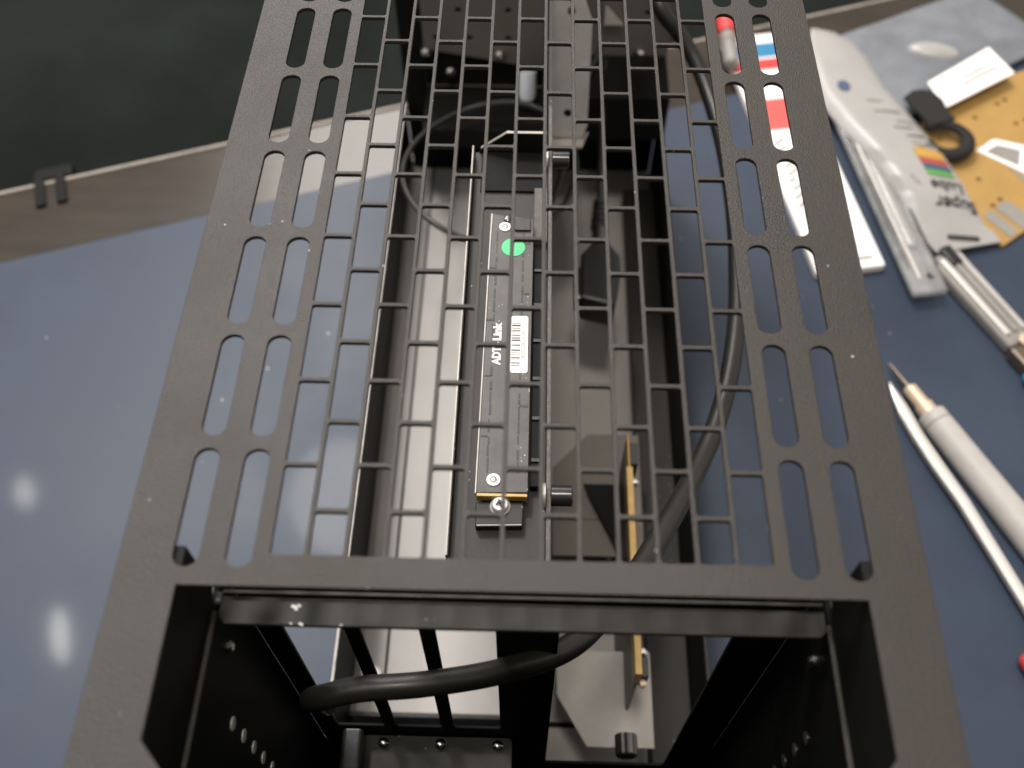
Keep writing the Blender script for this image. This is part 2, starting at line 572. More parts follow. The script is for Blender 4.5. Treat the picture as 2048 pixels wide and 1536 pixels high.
# cross bar under the opening
bm = BM()
prism(bm, [(-68.0, 1.6), (68.4, 1.2), (68.4, -3.6), (66.8, -4.9), (-66.4, -4.9), (-68.0, -3.2)], -27.6, -26.2)
bar = obj('cross_bar', bm, 'dusty', case, bevel=0.25)
bm = BM()
box(bm, -66, 66, 0.5, 1.5, -33, -27.7)
obj('bar_flange', bm, 'inner', bar)
bm = BM()
box(bm, -67.5, 67.8, 1.7, 2.5, -25.2, -24.4)
obj('bar_lip', bm, 'dusty', bar, bevel=0.15)
for x, y, s in ((-51.0, -0.6, 1.0), (-50.0, -0.3, 0.6), (-50.6, -1.2, 0.55), (-49.0, -4.6, 0.7), (-51.3, -4.5, 0.4), (-40, -4.6, 0.35)):
    bm = BM()
    rot_box(bm, (x, y), s * 1.5, s * 0.7, -26.25, -26.12, rnd.uniform(-40, 40))
    obj('paint_chip', bm, 'white', bar)
bm = BM()
lathe(bm, (-68.9, 1.0, -27), (0, 0, 1), [(0, 1.6), (1.2, 1.6), (1.6, 1.0)], 14)
obj('rivet', bm, 'plastic', bar, smooth=True)
# card slot plate below the bar: three narrow openings and a wide one (outline drawn in x,z)
op = [rrect(-62.8, -46.3, -162, -44, 0.8, 2), rrect(-42.4, -26.6, -162, -44, 0.8, 2), rrect(-22.5, -6.4, -162, -44, 0.8, 2), rrect(10.2, 55.6, -210, -44, 1.0, 2)]
bm = perforated([(-69.3, -258), (69.3, -258), (69.3, -33.2), (-69.3, -33.2)], op, 1.2)
move(bm, Matrix.Translation((0, 8.4, 0)) @ Matrix.Rotation(math.radians(90), 4, 'X'))
plate = obj('slot_plate', bm, 'inner', case)
bm = BM()
prism(bm, rrect(-60.5, -2.3, -4.6, 7.5, 1.5, 4), -173.2, -172)
fl = obj('screw_flange', bm, 'dusty', plate, bevel=0.2)
# ORIGIN chain keeps sub-parts in place
for x in (-47.4, -27.5, -7.4):
    bm = BM()
    lathe(bm, (x, 4.6, -172), (0, 0, 1), [(0, 1.9), (1.3, 1.9), (2.0, 1.2), (2.2, 0.3)], 14)
    obj('screw', bm, 'chrome', plate, smooth=True)
bm = BM()
cyl(bm, (-9.5, 7.5, -52), (-9.5, 7.0, -52), 4.0, 20)
obj('grommet', bm, 'inner', plate)
# bottom tray
bm = BM()
box(bm, -65.9, 80.2, 46, Y_END, -298.2, -296.6)
obj('tray_floor', bm, 'tray', case, bevel=0.2)
bm = BM()
box(bm, -72, -63, 46, Y_END, -300, -298.9)
obj('seam_strip', bm, 'inner', case)
bm = BM()
prof = [(-67.4, -297.0), (-76, -297.0), (-78.6, -296.2), (-80.0, -294.0), (-80.6, -290.5), (-81.5, -290.5), (-81.4, -296), (-79, -298.6), (-67.4, -298.4)]
prism_y(bm, prof, 46, Y_END)
obj('tray_bend', bm, 'tray', case, smooth=True)
for sx in (-1, 1):
    bm = BM()
    box(bm, sx * 80.7, sx * 82.2, 9, Y_END, -300, -241.6)
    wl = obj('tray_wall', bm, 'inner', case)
    bm = BM()
    box(bm, sx * 81.0, sx * 82.3, 9, Y_END, -241.5, -240.9)
    obj('tray_rim', bm, 'edge' if sx < 0 else 'powder', wl, bevel=0.3)
bm = BM()
cyl(bm, (-80.6, 108, -289), (-79.6, 108, -289), 2.6, 16)
obj('wall_screw', bm, 'plastic', case)
bm = BM()
box(bm, -80.4, 6, 43.5, 45.8, -300, -285)
obj('tray_lip', bm, 'powder', case, bevel=0.3)
bm = BM()
cyl(bm, (-73.5, 66, -296.9), (-73.5, 66, -294.6), 5.2, 24)
obj('foot_nut', bm, 'zinc', case, bevel=0.4, smooth=False)
for x, y in ((-70, 58), (70, 58), (-70, 396), (70, 396)):
    bm = BM()
    cyl(bm, (x, y, -299), (x, y, ZM + 0.05), 8, 20)
    obj('rubber_foot', bm, 'plastic', case)
# raised plates on the right chamber floor
bm = BM()
box(bm, 60.5, 80.6, 10, Y_END - 30, -296.5, -284)
obj('floor_rail', bm, 'spine', case, bevel=0.8)
bm = BM()
box(bm, 8, 60.4, 9.5, 43.4, -298.2, -296.6)
obj('floor_extension', bm, 'plate', case, bevel=0.2)
bm = BM()
prism(bm, [(29, 148), (48, 148), (50.5, 110), (46, 110)], -247.5, -246)
obj('shadow_wedge', bm, 'inner', case)  # black wedge standing in for the diagonal shadow across the plates
bm = BM()
prism(bm, [(14, 112), (58, 112), (58, 131), (14, 131)], -252, -251)
obj('support_plate', bm, 'endwall', case, bevel=0.3)
bm = BM()
prism(bm, [(14, 131.8), (58, 131.8), (58, 180), (32, 180), (14, 160)], -253, -252)
obj('support_plate', bm, 'endwall', case, bevel=0.3)
bm = BM()
prism(bm, [(16, 66), (16, 46), (29, 24), (58, 24), (58, 66)], -252, -251)  # lit floor patch put in as a plate; cut corner follows the shadow
obj('support_plate', bm, 'plate', case, bevel=0.3)
bm = BM()
lathe(bm, (43.7, 24, -230), (0, -1, 0.05), [(0, 4.6), (8, 4.6), (8.6, 4.0)], 24)
bm.verts.ensure_lookup_table()
for i, v in enumerate(bm.verts):
    if i % 2:
        v.co.x = 43.7 + (v.co.x - 43.7) * 0.9
        v.co.z = -230 + (v.co.z + 230) * 0.9
obj('thumb_screw', bm, 'darksteel', case)
# end wall
bm = BM()
hl = [rrect(x - 2, x + 2, z - 2, z + 2, 1.9, 4) for x, z in ((-58, -190), (-44, -171), (-38, -190), (-15, -171), (-15, -190), (8, -190), (55, -160), (66, -171), (-66, -200), (30, -190))]
bm = perforated([(-66, -226), (80.5, -226), (80.5, -1.4), (-66, -1.4)], hl, 1.4)
move(bm, Matrix.Translation((0, Y_END, 0)) @ Matrix.Rotation(math.radians(90), 4, 'X'))
ew = obj('end_wall', bm, 'endwall', case)
bm = BM()
box(bm, -80.5, 80.5, Y_END + 1, Y_END + 2, -300, -1.4)
obj('outer_end_panel', bm, 'inner', case)
for x, z in ((-64.3, -200), (-19.6, -201), (63.5, -199), (-50, -214)):
    bm = BM()
    lathe(bm, (x, Y_END - 0.8, z), (0, -1, 0), [(0, 3.2), (1.6, 3.2), (2.8, 1.6)], 16)
    obj('screw', bm, 'chrome', ew, smooth=True)
for x0, x1, z0, z1 in ((32, 80, -232, -200), (-66, 30, -240, -226)):
    bm = BM()
    box(bm, x0, x1, Y_END - 40, Y_END - 2, z0, z1)
    obj('end_shelf', bm, 'inner', ew, bevel=0.6)
bm = BM()
prism_y(bm, [(41, -178), (41, -165), (52, -178)], Y_END - 3, Y_END - 2)
obj('glare_triangle', bm, 'tin', ew)  # pale triangle put in for a white glare on the end wall
# central spine: web, top flange with an upturned left lip, upright tab at its far end
ZS = -66.0
bm = BM()
box(bm, -20.0, 6.4, 28, 188, ZS - 1.2, ZS)
sp = obj('spine_flange', bm, 'spine', case, bevel=0.2)
bm = BM()
box(bm, -20.8, -20.1, 28, 186, ZS - 8, ZS + 4.8)
obj('spine_lip', bm, 'spine', sp)
bm = BM()
box(bm, -20.8, -20.4, 28, 186, ZS + 4.85, ZS + 5.1)
obj('lip_edge', bm, 'edge', sp)
bm = BM()
box(bm, 6.5, 7.7, 12, Y_END - 2, -296, ZS - 1.3)
obj('spine_web', bm, 'spine', case)
bm = BM()
box(bm, 6.5, 7.9, 28, 212, ZS - 1.25, ZS + 1.5)
obj('spine_ridge', bm, 'sparkle', case, bevel=0.3)
bm = BM()
prism_y(bm, [(-18.6, ZS + 0.1), (5.6, ZS + 0.1), (5.6, ZS + 9.6), (-8.4, ZS + 9.6), (-17.6, ZS + 2.2)], 187.4, 188.4)
obj('upright_tab', bm, 'inner', sp)
bm = BM()
prism_y(bm, [(-17.7, ZS + 2.25), (-8.45, ZS + 9.65), (5.6, ZS + 9.65), (5.6, ZS + 9.95), (-8.55, ZS + 9.95), (-18.0, ZS + 2.4)], 187.35, 188.45)
obj('tab_edge', bm, 'edge', sp)
bm = BM()
box(bm, -17.5, 5.4, 168, 187.2, ZS + 0.1, ZS + 1.0)
obj('shade_plate', bm, 'inner', sp, bevel=0.15)  # black sheet standing in for the shadow in front of the tab
bm = BM()
box(bm, 1.6, 6.2, 143, 168, ZS + 0.1, ZS + 2.6)
obj('lit_pad', bm, 'sparkle', sp, bevel=0.2)  # lit area of the flange put in as a paler pad
for y in (183.2, 48.4):
    bm = BM()
    lathe(bm, (8.0, y, -64.5), (1, 0, 0), [(0, 3.1), (5.6, 3.1), (6.0, 2.8)], 20)
    obj('standoff', bm, 'gloss', case, smooth=True)
    bm = BM()
    lathe(bm, (6.3, y, -64.5), (-1, 0, 0), [(0, 3.6), (1.4, 3.6), (1.7, 3.0)], 16)
    obj('screw', bm, 'zinc', case, smooth=True)
# bright hanging bracket in the far right chamber
bm = BM()
bl = [rrect(15.6, 19.6, -146, -142, 1.9, 4), rrect(15.6, 19.6, -98, -94, 1.9, 4)]
bm = perforated([(7.9, -156), (25, -156), (27.5, -150), (27.5, -100), (22, -86), (22, -70), (7.9, -70)], bl, 1.4)
move(bm, Matrix.Translation((0, 296, -153)) @ Matrix.Rotation(math.radians(66), 4, 'X') @ Matrix.Translation((0, 153, 0)))
br = obj('hanging_bracket', bm, 'zinc', case)
bm = BM()
prism(bm, [(8.2, 288), (25, 288), (28.5, 299), (8.2, 299)], -157.4, -156.2)
obj('bracket_foot', bm, 'edge', br)

# ------------------------------------------------------------------ riser card on the spine
riser = thing('riser_card', (-6, 96, ZS), 'narrow black riser card with white lettering, barcode label and green dot', 'riser card')
ZR = -60.0
bm = BM()
prism(bm, [(-13.2, 46.6), (1.25, 47.0), (1.6, 137), (1.4, 150), (-12.2, 152.2), (-12.5, 140)], ZR - 1.3, ZR)
board = obj('circuit_board', bm, 'pcb', riser, bevel=0.15)
bm = BM()
prism(bm, [(-13.6, 46.4), (-13.25, 46.4), (-12.55, 140), (-12.25, 152.2), (-12.9, 152.2)], ZR - 1.6, ZR + 0.12)
obj('bright_edge', bm, 'edge', board)
bm = BM()
box(bm, -13.1, 1.15, 45.6, 46.55, ZR - 3.0, ZR - 0.1)
obj('gold_edge', bm, 'gold', riser, bevel=0.15)
bm = BM()
box(bm, -11.5, 0.5, 46.8, 150, ZS + 0.1, ZR - 1.4)
obj('spacer_block', bm, 'plastic', riser)
bm = BM()
box(bm, 1.8, 5.0, 50.3, 138.8, ZS + 0.1, ZS + 3.2)
con = obj('slot_connector', bm, 'inner', riser, bevel=0.25)
for k in range(6):
    bm = BM()
    y = 58 + k * 14.2
    box(bm, 2.0, 4.8, y, y + 1.2, ZS + 3.2, ZS + 3.9)
    obj('connector_rib', bm, 'plastic', con, bevel=0.15)
for x, y in ((-8.0, 146.2), (-8.5, 50.6)):
    bm = BM()
    lathe(bm, (x, y, ZR), (0, 0, 1), [(0, 2.0), (0.3, 2.0), (0.42, 1.85), (0.42, 0.95), (0.1, 0.9), (0.1, 0.6), (0.42, 0.55), (0.46, 0.3)], 32)
    sc = obj('screw', bm, 'tin', riser, smooth=True)
    bm = BM()
    lathe(bm, (x, y, ZR + 0.4), (0, 0, 1), [(0, 1.12), (0.06, 1.12), (0.06, 0.72), (0.0, 0.72)], 28)
    obj('groove_shade', bm, 'darksteel', sc)  # dark ring laid over the screw's ring recess in place of its shade
bm = BM()
prism(bm, [(-13.2, 37.8), (0.0, 38.2), (0.2, 45.0), (-13.3, 45.0)], ZS + 0.1, ZR - 2.4)
blk = obj('mounting_block', bm, 'spine', riser, bevel=0.35)
bm = BM()
prism(bm, [(-12.8, 37.55), (-0.3, 37.95), (-0.3, 38.25), (-12.8, 37.85)], ZR - 3.2, ZR - 2.3)
obj('bright_edge', bm, 'edge', blk)
bm = BM()
lathe(bm, (-6.4, 43.6, ZR - 2.4), (0, 0, 1), [(0, 2.9), (0.3, 2.9), (0.5, 2.5), (1.6, 2.35), (1.9, 2.0), (1.9, 1.0), (1.2, 0.9)], 28)
scr = obj('screw', bm, 'zinc', blk, smooth=True)
for a in (20, 110):
    bm = BM()
    rot_box(bm, (-6.4, 43.6), 2.6, 0.55, ZR - 0.55, ZR - 0.35, a)
    obj('cross_slot', bm, 'ink', blk)
bm = BM()
lathe(bm, (-7.2, 150.0, ZR), (0, 0, 1), [(0, 1.5), (0.5, 1.4), (0.8, 0.9)], 18)
obj('screw', bm, 'darksteel', riser, smooth=True)
bm = BM()
box(bm, -4.8, 0.6, 144.4, 149.6, ZR + 0.02, ZR + 0.9)
obj('corner_chip', bm, 'plastic', riser, bevel=0.2)
# dark raised dashes standing in for the grille's shadow lines on the card
bm = BM()
for x in (-10.6, -1.9):
    y = 53
    while y < 142:
        L = rnd.uniform(1.5, 5)
        box(bm, x + rnd.uniform(-0.25, 0.0), x + rnd.uniform(0.3, 0.6), y, y + L, ZR + 0.02, ZR + 0.14)
        y += L + rnd.uniform(0.3, 2.2)
for k in range(9):
    y = 54 + k * 10.6
    for x0 in ((-12.6, -10.6) if k % 2 else (-1.7, 0.9)), :
        for j in range(6):
            xx = x0[0] + (x0[1] - x0[0]) * j / 6
            box(bm, xx, xx + 0.3, y + rnd.uniform(-0.2, 0.1), y + rnd.uniform(0.4, 0.8), ZR + 0.02, ZR + 0.13)
rid = obj('grille_shade_dashes', bm, 'ink', riser)
rid['kind'] = 'stuff'
# lettering, barcode label, green dot
for body, y0, wd in (('ADT', 90.2, 6.9), ('-', 97.6, 1.1), ('Link', 99.1, 7.0)):
    bm = text_bm(body, 3.5, (-9.0, y0, ZR + 0.15), 90, width=wd, bold=0.17)
    obj('lettering', bm, 'white', riser)
bm = BM()
prism(bm, [(p[0] + (p[1] - 98) * -0.004, p[1]) for p in rrect(-4.95, 0.45, 87.2, 108.8, 0.8, 4)], ZR + 0.02, ZR + 0.18)
lab = obj('barcode_label', bm, 'white', riser)
bm = BM()
ybar = [(89.8, .28), (90.8, .42), (92.0, .14), (92.7, .45), (93.4, .16), (94.0, .16), (94.6, .2), (95.6, .5), (97.4, .32), (97.9, .2), (99.3, .5), (99.9, .2), (100.3, .3), (101.3, .42),
        (102.8, .2), (103.15, .25), (104.0, .28), (104.9, .34), (105.2, .3), (105.9, .25)]
for y, wd in ybar:
    box(bm, -4.55, -1.9, y - wd / 2, y + wd / 2, ZR + 0.185, ZR + 0.21)
obj('barcode', bm, 'ink', lab)
bm = text_bm('800285576', 1.75, (-0.95, 92.4, ZR + 0.20), 90, width=10.6, thick=0.02)
obj('number', bm, 'greyink', lab)
bm = BM()
cyl(bm, (-5.0, 137.3, ZR + 0.02), (-5.0, 137.3, ZR + 0.18), 3.9, 40)
obj('green_dot', bm, 'green', riser)

# ------------------------------------------------------------------ upright board seen edge-on in the right chamber
t = thing('circuit_card', (46.5, 90, -215), 'thin upright circuit card showing its golden edge in the right chamber', 'circuit card')
bm = BM()
box(bm, 45.3, 48.1, 40, 133, -212, -200)
obj('gold_edge', bm, 'gold', t, bevel=0.2)
bm = BM()
box(bm, 46.0, 47.4, 40, 150, -290, -212.2)
obj('circuit_board', bm, 'pcb', t)
bm = BM()
box(bm, 46.2, 47.3, 133.2, 150, -212, -201)
obj('board_shoulder', bm, 'kraft', t, bevel=0.2)
for y in (127, 50):
    bm = BM()
    lathe(bm, (47.6, y, -204), (1, 0, 0), [(0, 2.2), (2.0, 2.2), (3.2, 1.2)], 14)
    obj('screw', bm, 'chrome', t, smooth=True)
bm = BM()
lathe(bm, (47.6, 38, -206), (1, 0, 0), [(0, 1.8), (1.6, 1.8), (2.6, 1.0)], 14)
obj('solder_pin', bm, 'brass', t, smooth=True)
for y0, y1 in ((136, 147), (40, 48)):
    bm = BM()
    box(bm, 47.6, 51, y0, y1, -215, -203)
    obj('connector_block', bm, 'plastic', t, bevel=0.3)

# ------------------------------------------------------------------ cables
t = thing('power_cable', (60, 120, -130), 'thick black power cable curving under the right side of the grille', 'cable')
path = [(52, 372, -96), (59, 330, -104), (71, 325, -118), (81, 311, -128), (88, 280, -134), (91, 250, -138), (91.3, 223, -140), (89.6, 194, -141), (85.8, 166, -138), (79.4, 137, -135),
        (71.5, 113, -132), (62, 91.5, -126), (49.5, 66, -113), (35.5, 40, -100), (24, 23.5, -93), (12.5, 11, -86), (-5.2, 1.0, -75), (-24.3, -4.6, -69), (-41, -6.5, -68.5), (-50, -7.8, -71), (-55, -6.5, -79), (-57.5, -3, -92), (-58, 1, -112)]
bm = BM()
sp_path = spline(path, 7)
tube(bm, sp_path, [3.8 - 0.45 * max(0, min(1, (i / len(sp_path) - 0.6) / 0.15)) for i in range(len(sp_path))], 20)
obj('jacket', bm, 'rubber', t, smooth=True)
t2 = tag(obj('cable_strap', prism_y(BM(), [(-60.8, -182), (-53.6, -182), (-53.6, -163.5), (-54.4, -162.2), (-60.0, -162.2), (-60.8, -163.5)], -6.6, 7.2), 'gloss', bevel=0.7),
         'glossy black strap wrapped over the left end of the screw flange', 'strap')
t = thing('thin_cable', (-40, 380, -290), 'thin black cable coiled in a loop on the case floor', 'cable')
loop = []
for k in range(0, 40):
    a = math.radians(-70 - k * 9.6)
    rr = 1.0 - 0.002 * k
    loop.append((-22 + 50 * rr * math.cos(a), 322 + 55 * rr * math.sin(a), -206 + 4 * math.sin(a * 2) + (0.11 * k)))
loop = [(40, 408, -190), (28, 380, -200), (22, 350, -204)] + [(12, 300, -206)] + loop[1:]
bm = BM()
tube(bm, spline(loop, 4), 1.6, 12)
obj('jacket', bm, 'rubber', t, smooth=True)
t = thing('plug_lead', (37, 270, -220), 'black plug with ribbed strain relief and a thin lead in the right chamber', 'plug')
bm = BM()
prism(bm, [(27.2, 243), (45, 238), (49.2, 262), (49, 272), (42, 284), (36, 284), (28, 273)], -238, -218)
obj('plug_body', bm, 'plastic', t, bevel=1.6)
bm = BM()
box(bm, 24.5, 29.5, 247, 268, -236, -224)
obj('plug_flange', bm, 'darksteel', t, bevel=0.8)
bm = BM()
cyl(bm, (38.6, 284, -226), (39.2, 296, -225), 4.3, 16)
obj('relief_neck', bm, 'darksteel', t, smooth=True)
for k in range(5):
    bm = BM()
    y = 296.5 + k * 3.9
    cyl(bm, (38.8 + k * 0.1, y, -225 + k * 0.6), (38.9 + k * 0.1, y + 2.7, -224.6 + k * 0.6), 4.9 - k * 0.28, 16)
    obj('relief_ring', bm, 'gloss' if k % 2 else 'rubber', t, smooth=True)
bm = BM()
tube(bm, spline([(38.6, 290, -225), (39.5, 318, -222), (40.5, 350, -214), (41.5, 385, -205), (43, 410, -200)], 6), 1.9, 12)
obj('lead', bm, 'gloss', t, smooth=True)
o = BM()
lathe(o, (-3.2, 398, -199), (0, -0.5, -1), [(0, 2.0), (1, 5.2), (14, 5.4), (17, 4.4), (19, 1.0)], 18)
tag(obj('glint', o, 'glint_white', smooth=True), 'capsule shape standing in for a white and blue glint by the far end wall', 'glint')  # capsule added in place of a white and blue glint

# ------------------------------------------------------------------ clutter on the mat, right of the case
# white printed packet partly under the case's edge
A = 10.0
def pk(x, y):                      # packet frame: origin at its near left corner
    a = math.radians(A)
    return (183 + x * math.cos(a) - y * math.sin(a), 330 + x * math.sin(a) + y * math.cos(a))
def pkpoly(x0, x1, y0, y1, r=0.0):
    return [pk(x, y) for x, y in (rrect(x0, x1, y0, y1, r, 3) if r else ((x0, y0), (x1, y0), (x1, y1), (x0, y1)))]
t = thing('printed_packet', (190, 420, ZM), 'white printed packet with a red band lying half under the case', 'packet')
bm = BM()
prism(bm, pkpoly(0, 46, 0, 236, 1.5), ZM + 0.1, ZM + 6)
obj('packet_body', bm, 'white', t, bevel=0.9)
for nm, x0, x1, y0, y1, m_ in (('red_band', 0.4, 45.6, 131, 163, 'redprint'), ('red_stripe', 0.4, 45.6, 195, 207, 'red'), ('blue_stripe', 0.4, 45.6, 209, 225, 'blue')):
    bm = BM()
    prism(bm, pkpoly(x0, x1, y0, y1), ZM + 6.05, ZM + 6.12)
    obj(nm, bm, m_, t)
for k in range(9):
    bm = BM()
    c = pk(11 + rnd.uniform(-1, 2), 60 + k * 7.4)
    rot_box(bm, c, rnd.uniform(7, 12), 2.6, ZM + 6.05, ZM + 6.12, A + 35)
    obj('print_mark', bm, 'greyink', t)
bm = BM()
prism(bm, pkpoly(22, 40, 7.0, 8.6), ZM + 6.05, ZM + 6.12)
obj('seal_slit', bm, 'ink', t)
t = thing('marker_pen', (147, 548, ZM), 'red capped marker pen seen through the upper slots on the right', 'pen')
bm = BM()
lathe(bm, (146, 556, ZM + 14), (0, 1, 0), [(0, 7), (20, 7.4), (22, 5)], 18)
obj('cap', bm, 'red', t, smooth=True)
bm = BM()
lathe(bm, (146, 556.2, ZM + 14), (0, -1, 0), [(0, 5.5), (6, 6.5), (10, 6.5), (11, 5.6), (34, 5.6), (36, 4)], 18)
obj('barrel', bm, 'greytape', t, smooth=True)

# hazy bag behind
bm = BM()
Aq, Bq, Cq, Dq = Vector((234, 569, 0)), Vector((352, 632, 0)), Vector((400, 566, 0)), Vector((262, 474, 0))
N = 34
rows = []
for j in range(N + 1):
    row = []
    for i in range(N + 1):
        a, b = i / N, j / N
        p = (Aq * (1 - a) + Bq * a) * (1 - b) + (Dq * (1 - a) + Cq * a) * b
        edge = min(a, b, 1 - a, 1 - b) * 4
        h = 2 + min(1, edge) * (4 + 6 * abs(noise.noise((p.x / 60, p.y / 45, 1.3))) + 1.6 * noise.noise((p.x / 30, p.y / 22, 5)))
        p.z = ZM + 2 + max(0.4, h)
        p.x += 1.5 * noise.noise((p.y / 20, b * 3, 3))
        row.append(bm.verts.new(p))
    rows.append(row)
for j in range(N):
    for i in range(N):
        bm.faces.new((rows[j][i], rows[j][i + 1], rows[j + 1][i + 1], rows[j + 1][i]))
o = tag(obj('plastic_bag', bm, 'bag', smooth=True), 'crumpled hazy clear plastic bag behind the white pouch', 'bag')
sd = o.modifiers.new('thickness', 'SOLIDIFY')
sd.thickness = 0.0003

bm = BM()
bmesh.ops.create_uvsphere(bm, u_segments=20, v_segments=12, radius=1)
for v in bm.verts:
    v.co = Vector((302 + 20 * v.co.x + 3 * v.co.y, 546 + 9 * v.co.y - 5 * v.co.x, ZM + 8 + 6.0 * v.co.z))
ob = obj('pale_wad', bm, 'pouch', o, smooth=True)

# yellow perforated card
t = thing('perforated_card', (330, 450, ZM), 'yellow kraft card with small punched holes under the white pouch', 'card')
hp = [(368.5, 518.3), (345.5, 500.8), (339.0, 496.5), (355.0, 480.0), (347.5, 476.1), (319.3, 481.4), (327.5, 459.0), (320.0, 453.0), (289.4, 459.8), (307.5, 419.5), (311.3, 395.0), (317.6, 400.7)]
loopc = lambda x, y, r: [(x + r * math.cos(k * math.pi / 5), y + r * math.sin(k * math.pi / 5)) for k in range(10)]
bm = perforated([(262, 428), (286, 492), (367, 534), (420, 558), (440, 470), (352, 392), (309, 359)], [loopc(x, y, 1.9) for x, y in hp], 1.0)
move(bm, Matrix.Translation((0, 0, ZM + 2.0)))
obj('card_sheet', bm, 'kraft', t)
bm = BM()
prism(bm, [(262, 428), (286, 492), (367, 534), (420, 558), (440, 470), (352, 392), (309, 359)], ZM + 0.05, ZM + 0.6)
obj('backing_sheet', bm, 'kraft', t)
bm = BM()
prism(bm, [(294, 480), (353, 519), (341, 548), (287, 507)], ZM + 12.0, ZM + 12.4)
lb = obj('address_label', bm, 'white', t)
for q, L in ((0.45, 36), (0.68, 22)):
    bm = BM()
    c = Vector((326 - 10 * (q - 0.5), 516 + 20 * (q - 0.5)))
    rot_box(bm, c, L, 2.4, ZM + 12.45, ZM + 12.5, 35)
    obj('print_line', bm, 'greyink', lb)
bm = BM()
prism(bm, [(312, 447), (327, 459), (362, 448), (356, 420), (345, 422)], ZM + 2.6, ZM + 3.2)
lb = obj('shipping_label', bm, 'white', t)
bm = BM()
prism(bm, [(318, 446), (328, 453), (343, 448), (338, 432)], ZM + 3.25, ZM + 3.3)
obj('grey_print', bm, 'greytape', lb)
for q in ([(303, 385), (309, 391), (322, 372), (316, 366)], [(312, 393), (321, 400), (336, 384), (326, 374)], [(330, 432), (350, 412), (360, 410), (360, 405), (345, 405)]):
    bm = BM()
    prism(bm, q, ZM + 2.6, ZM + 2.9)
    obj('grey_tape', bm, 'greytape', t)

# white pouch with writing
t = thing('pouch_pack', (255, 450, ZM), 'frosted white hanging pouch with colour bars and upside down black lettering', 'pouch')
secs = [((211, 566), (233, 572), 2.0), ((205, 545), (246, 560), 6), ((203, 520), (253, 540), 8.5), ((204, 490), (261, 505), 9.5), ((216, 460), (274, 474), 10), ((233, 428), (288, 438), 10),
        ((242, 405), (296, 408), 9.5), ((247, 388), (299, 391), 7.5), ((250, 374), (301, 377), 4), ((256, 360), (305, 368), 2.0), ((263, 349), (308, 361), 1.2)]
plift = lambda y: max(0.0, min(1.0, (y - 352) / 40)) * 0.75 + 0.25
def pouch_ring(a, b, h):
    a, b = Vector((*a, 0)), Vector((*b, 0))
    lift = plift(a.y)
    out = []
    for k in range(13):
        s = k / 12
        p = a.lerp(b, s)
        hh = h * min(1, (4 * s * (1 - s)) ** 0.45) if h > 2.5 else h * (0.75 + 0.25 * (1 if 0 < s < 1 else 0))
        p.z = ZM + 3.4 + 8.3 * (1 - s) * lift + hh + (0.5 * noise.noise((p.x / 9, p.y / 9, 2)) if h > 5 else 0)
        out.append(p)
    for k in range(12, -1, -1):
        p = a.lerp(b, k / 12)
        p.z = ZM + 3.1 + 8.3 * (1 - k / 12) * lift
        out.append(p)
    return out
rings = []
for i in range(len(secs) - 1):
    for q in range(4):
        s = q / 4
        f = lambda m_, n_: tuple(x + (y - x) * s for x, y in zip(m_, n_))
        rings.append(pouch_ring(f(secs[i][0], secs[i + 1][0]), f(secs[i][1], secs[i + 1][1]), secs[i][2] + (secs[i + 1][2] - secs[i][2]) * s))
rings.append(pouch_ring(*secs[-1]))
bm = BM()
loft(bm, rings)
pb = obj('pouch_body', bm, 'pouch', t, smooth=True)
def pouch_z(x, y):                # height of the pouch under a printed mark
    best = None
    for i in range(len(secs) - 1):
        (a0, b0, h0), (a1, b1, h1) = secs[i], secs[i + 1]
        for q in range(5):
            s = q / 4
            ax, ay = a0[0] + (a1[0] - a0[0]) * s, a0[1] + (a1[1] - a0[1]) * s
            bx_, by_ = b0[0] + (b1[0] - b0[0]) * s, b0[1] + (b1[1] - b0[1]) * s
            k = max(0, min(1, (x - ax) / (bx_ - ax)))
            yy = ay + (by_ - ay) * k
            d = abs(yy - y)
            h = h0 + (h1 - h0) * s
            hh = h * min(1, (4 * k * (1 - k)) ** 0.45) if h > 2.5 else h
            if best is None or d < best[0]:
                best = (d, ZM + 3.4 + 8.3 * (1 - k) * plift(ay) + hh)
    return best[1]
def drape(bm, lift):
    bmesh.ops.subdivide_edges(bm, edges=[e for e in bm.edges if e.calc_length() > 3], cuts=4, use_grid_fill=True)
    for v in bm.verts:
        v.co.z = pouch_z(v.co.x, v.co.y) + lift + v.co.z
    return bm
for nm, y0, y1, dx, m_ in (('ochre_bar', 424.5, 434, 0, 'yellow'), ('red_bar', 419, 424, 2.0, 'brickred'), ('navy_bar', 413.6, 418.6, 3.5, 'navy'), ('green_bar', 407.5, 413, 4.5, 'greenprint')):
    bm = BM()
    prism(bm, [(261 + dx, y0), (282.5 + dx * 0.5, y0 + 0.6), (282.5 + dx * 0.5, y1 + 0.6), (260 + dx, y1)], 0, 0.1)
    obj(nm, drape(bm, 0.55), m_, t)
for body, size, x, y, wd in (('Super', 13.5, 296.5, 386.5, 29.5), ('Lube', 13, 289, 400, 22.5)):
    bm = text_bm(body, size, (x, y, 0), 181.5, width=wd, bold=0.2, thick=0.1)
    for v in bm.verts:
        v.co.z = pouch_z(v.co.x, v.co.y) + 0.6 + v.co.z
    obj('lettering', bm, 'ink', t)
for x, y, L, h in ((243, 482, 12, 2.2), (250, 471, 20, 2.0), (258, 455, 14, 2), (266, 448, 14, 2.4), (270, 441, 17, 3), (274, 437.5, 20, 1.4), (262, 462, 14, 1.6), (256, 404, 2.4, 9)):
    bm = BM()
    rot_box(bm, (x, y), L, h, 0, 0.1, 8 if L > 5 else 28)
    obj('print_line', drape(bm, 0.5), 'greyink', t)
bm = BM()
cyl(bm, (223, 495, 0), (223, 495, 0.1), 4.6, 20)
for v in bm.verts:
    v.co.y = 495 + (v.co.y - 495) * 1.3
    v.co.z = pouch_z(v.co.x, v.co.y) + 0.5 + v.co.z
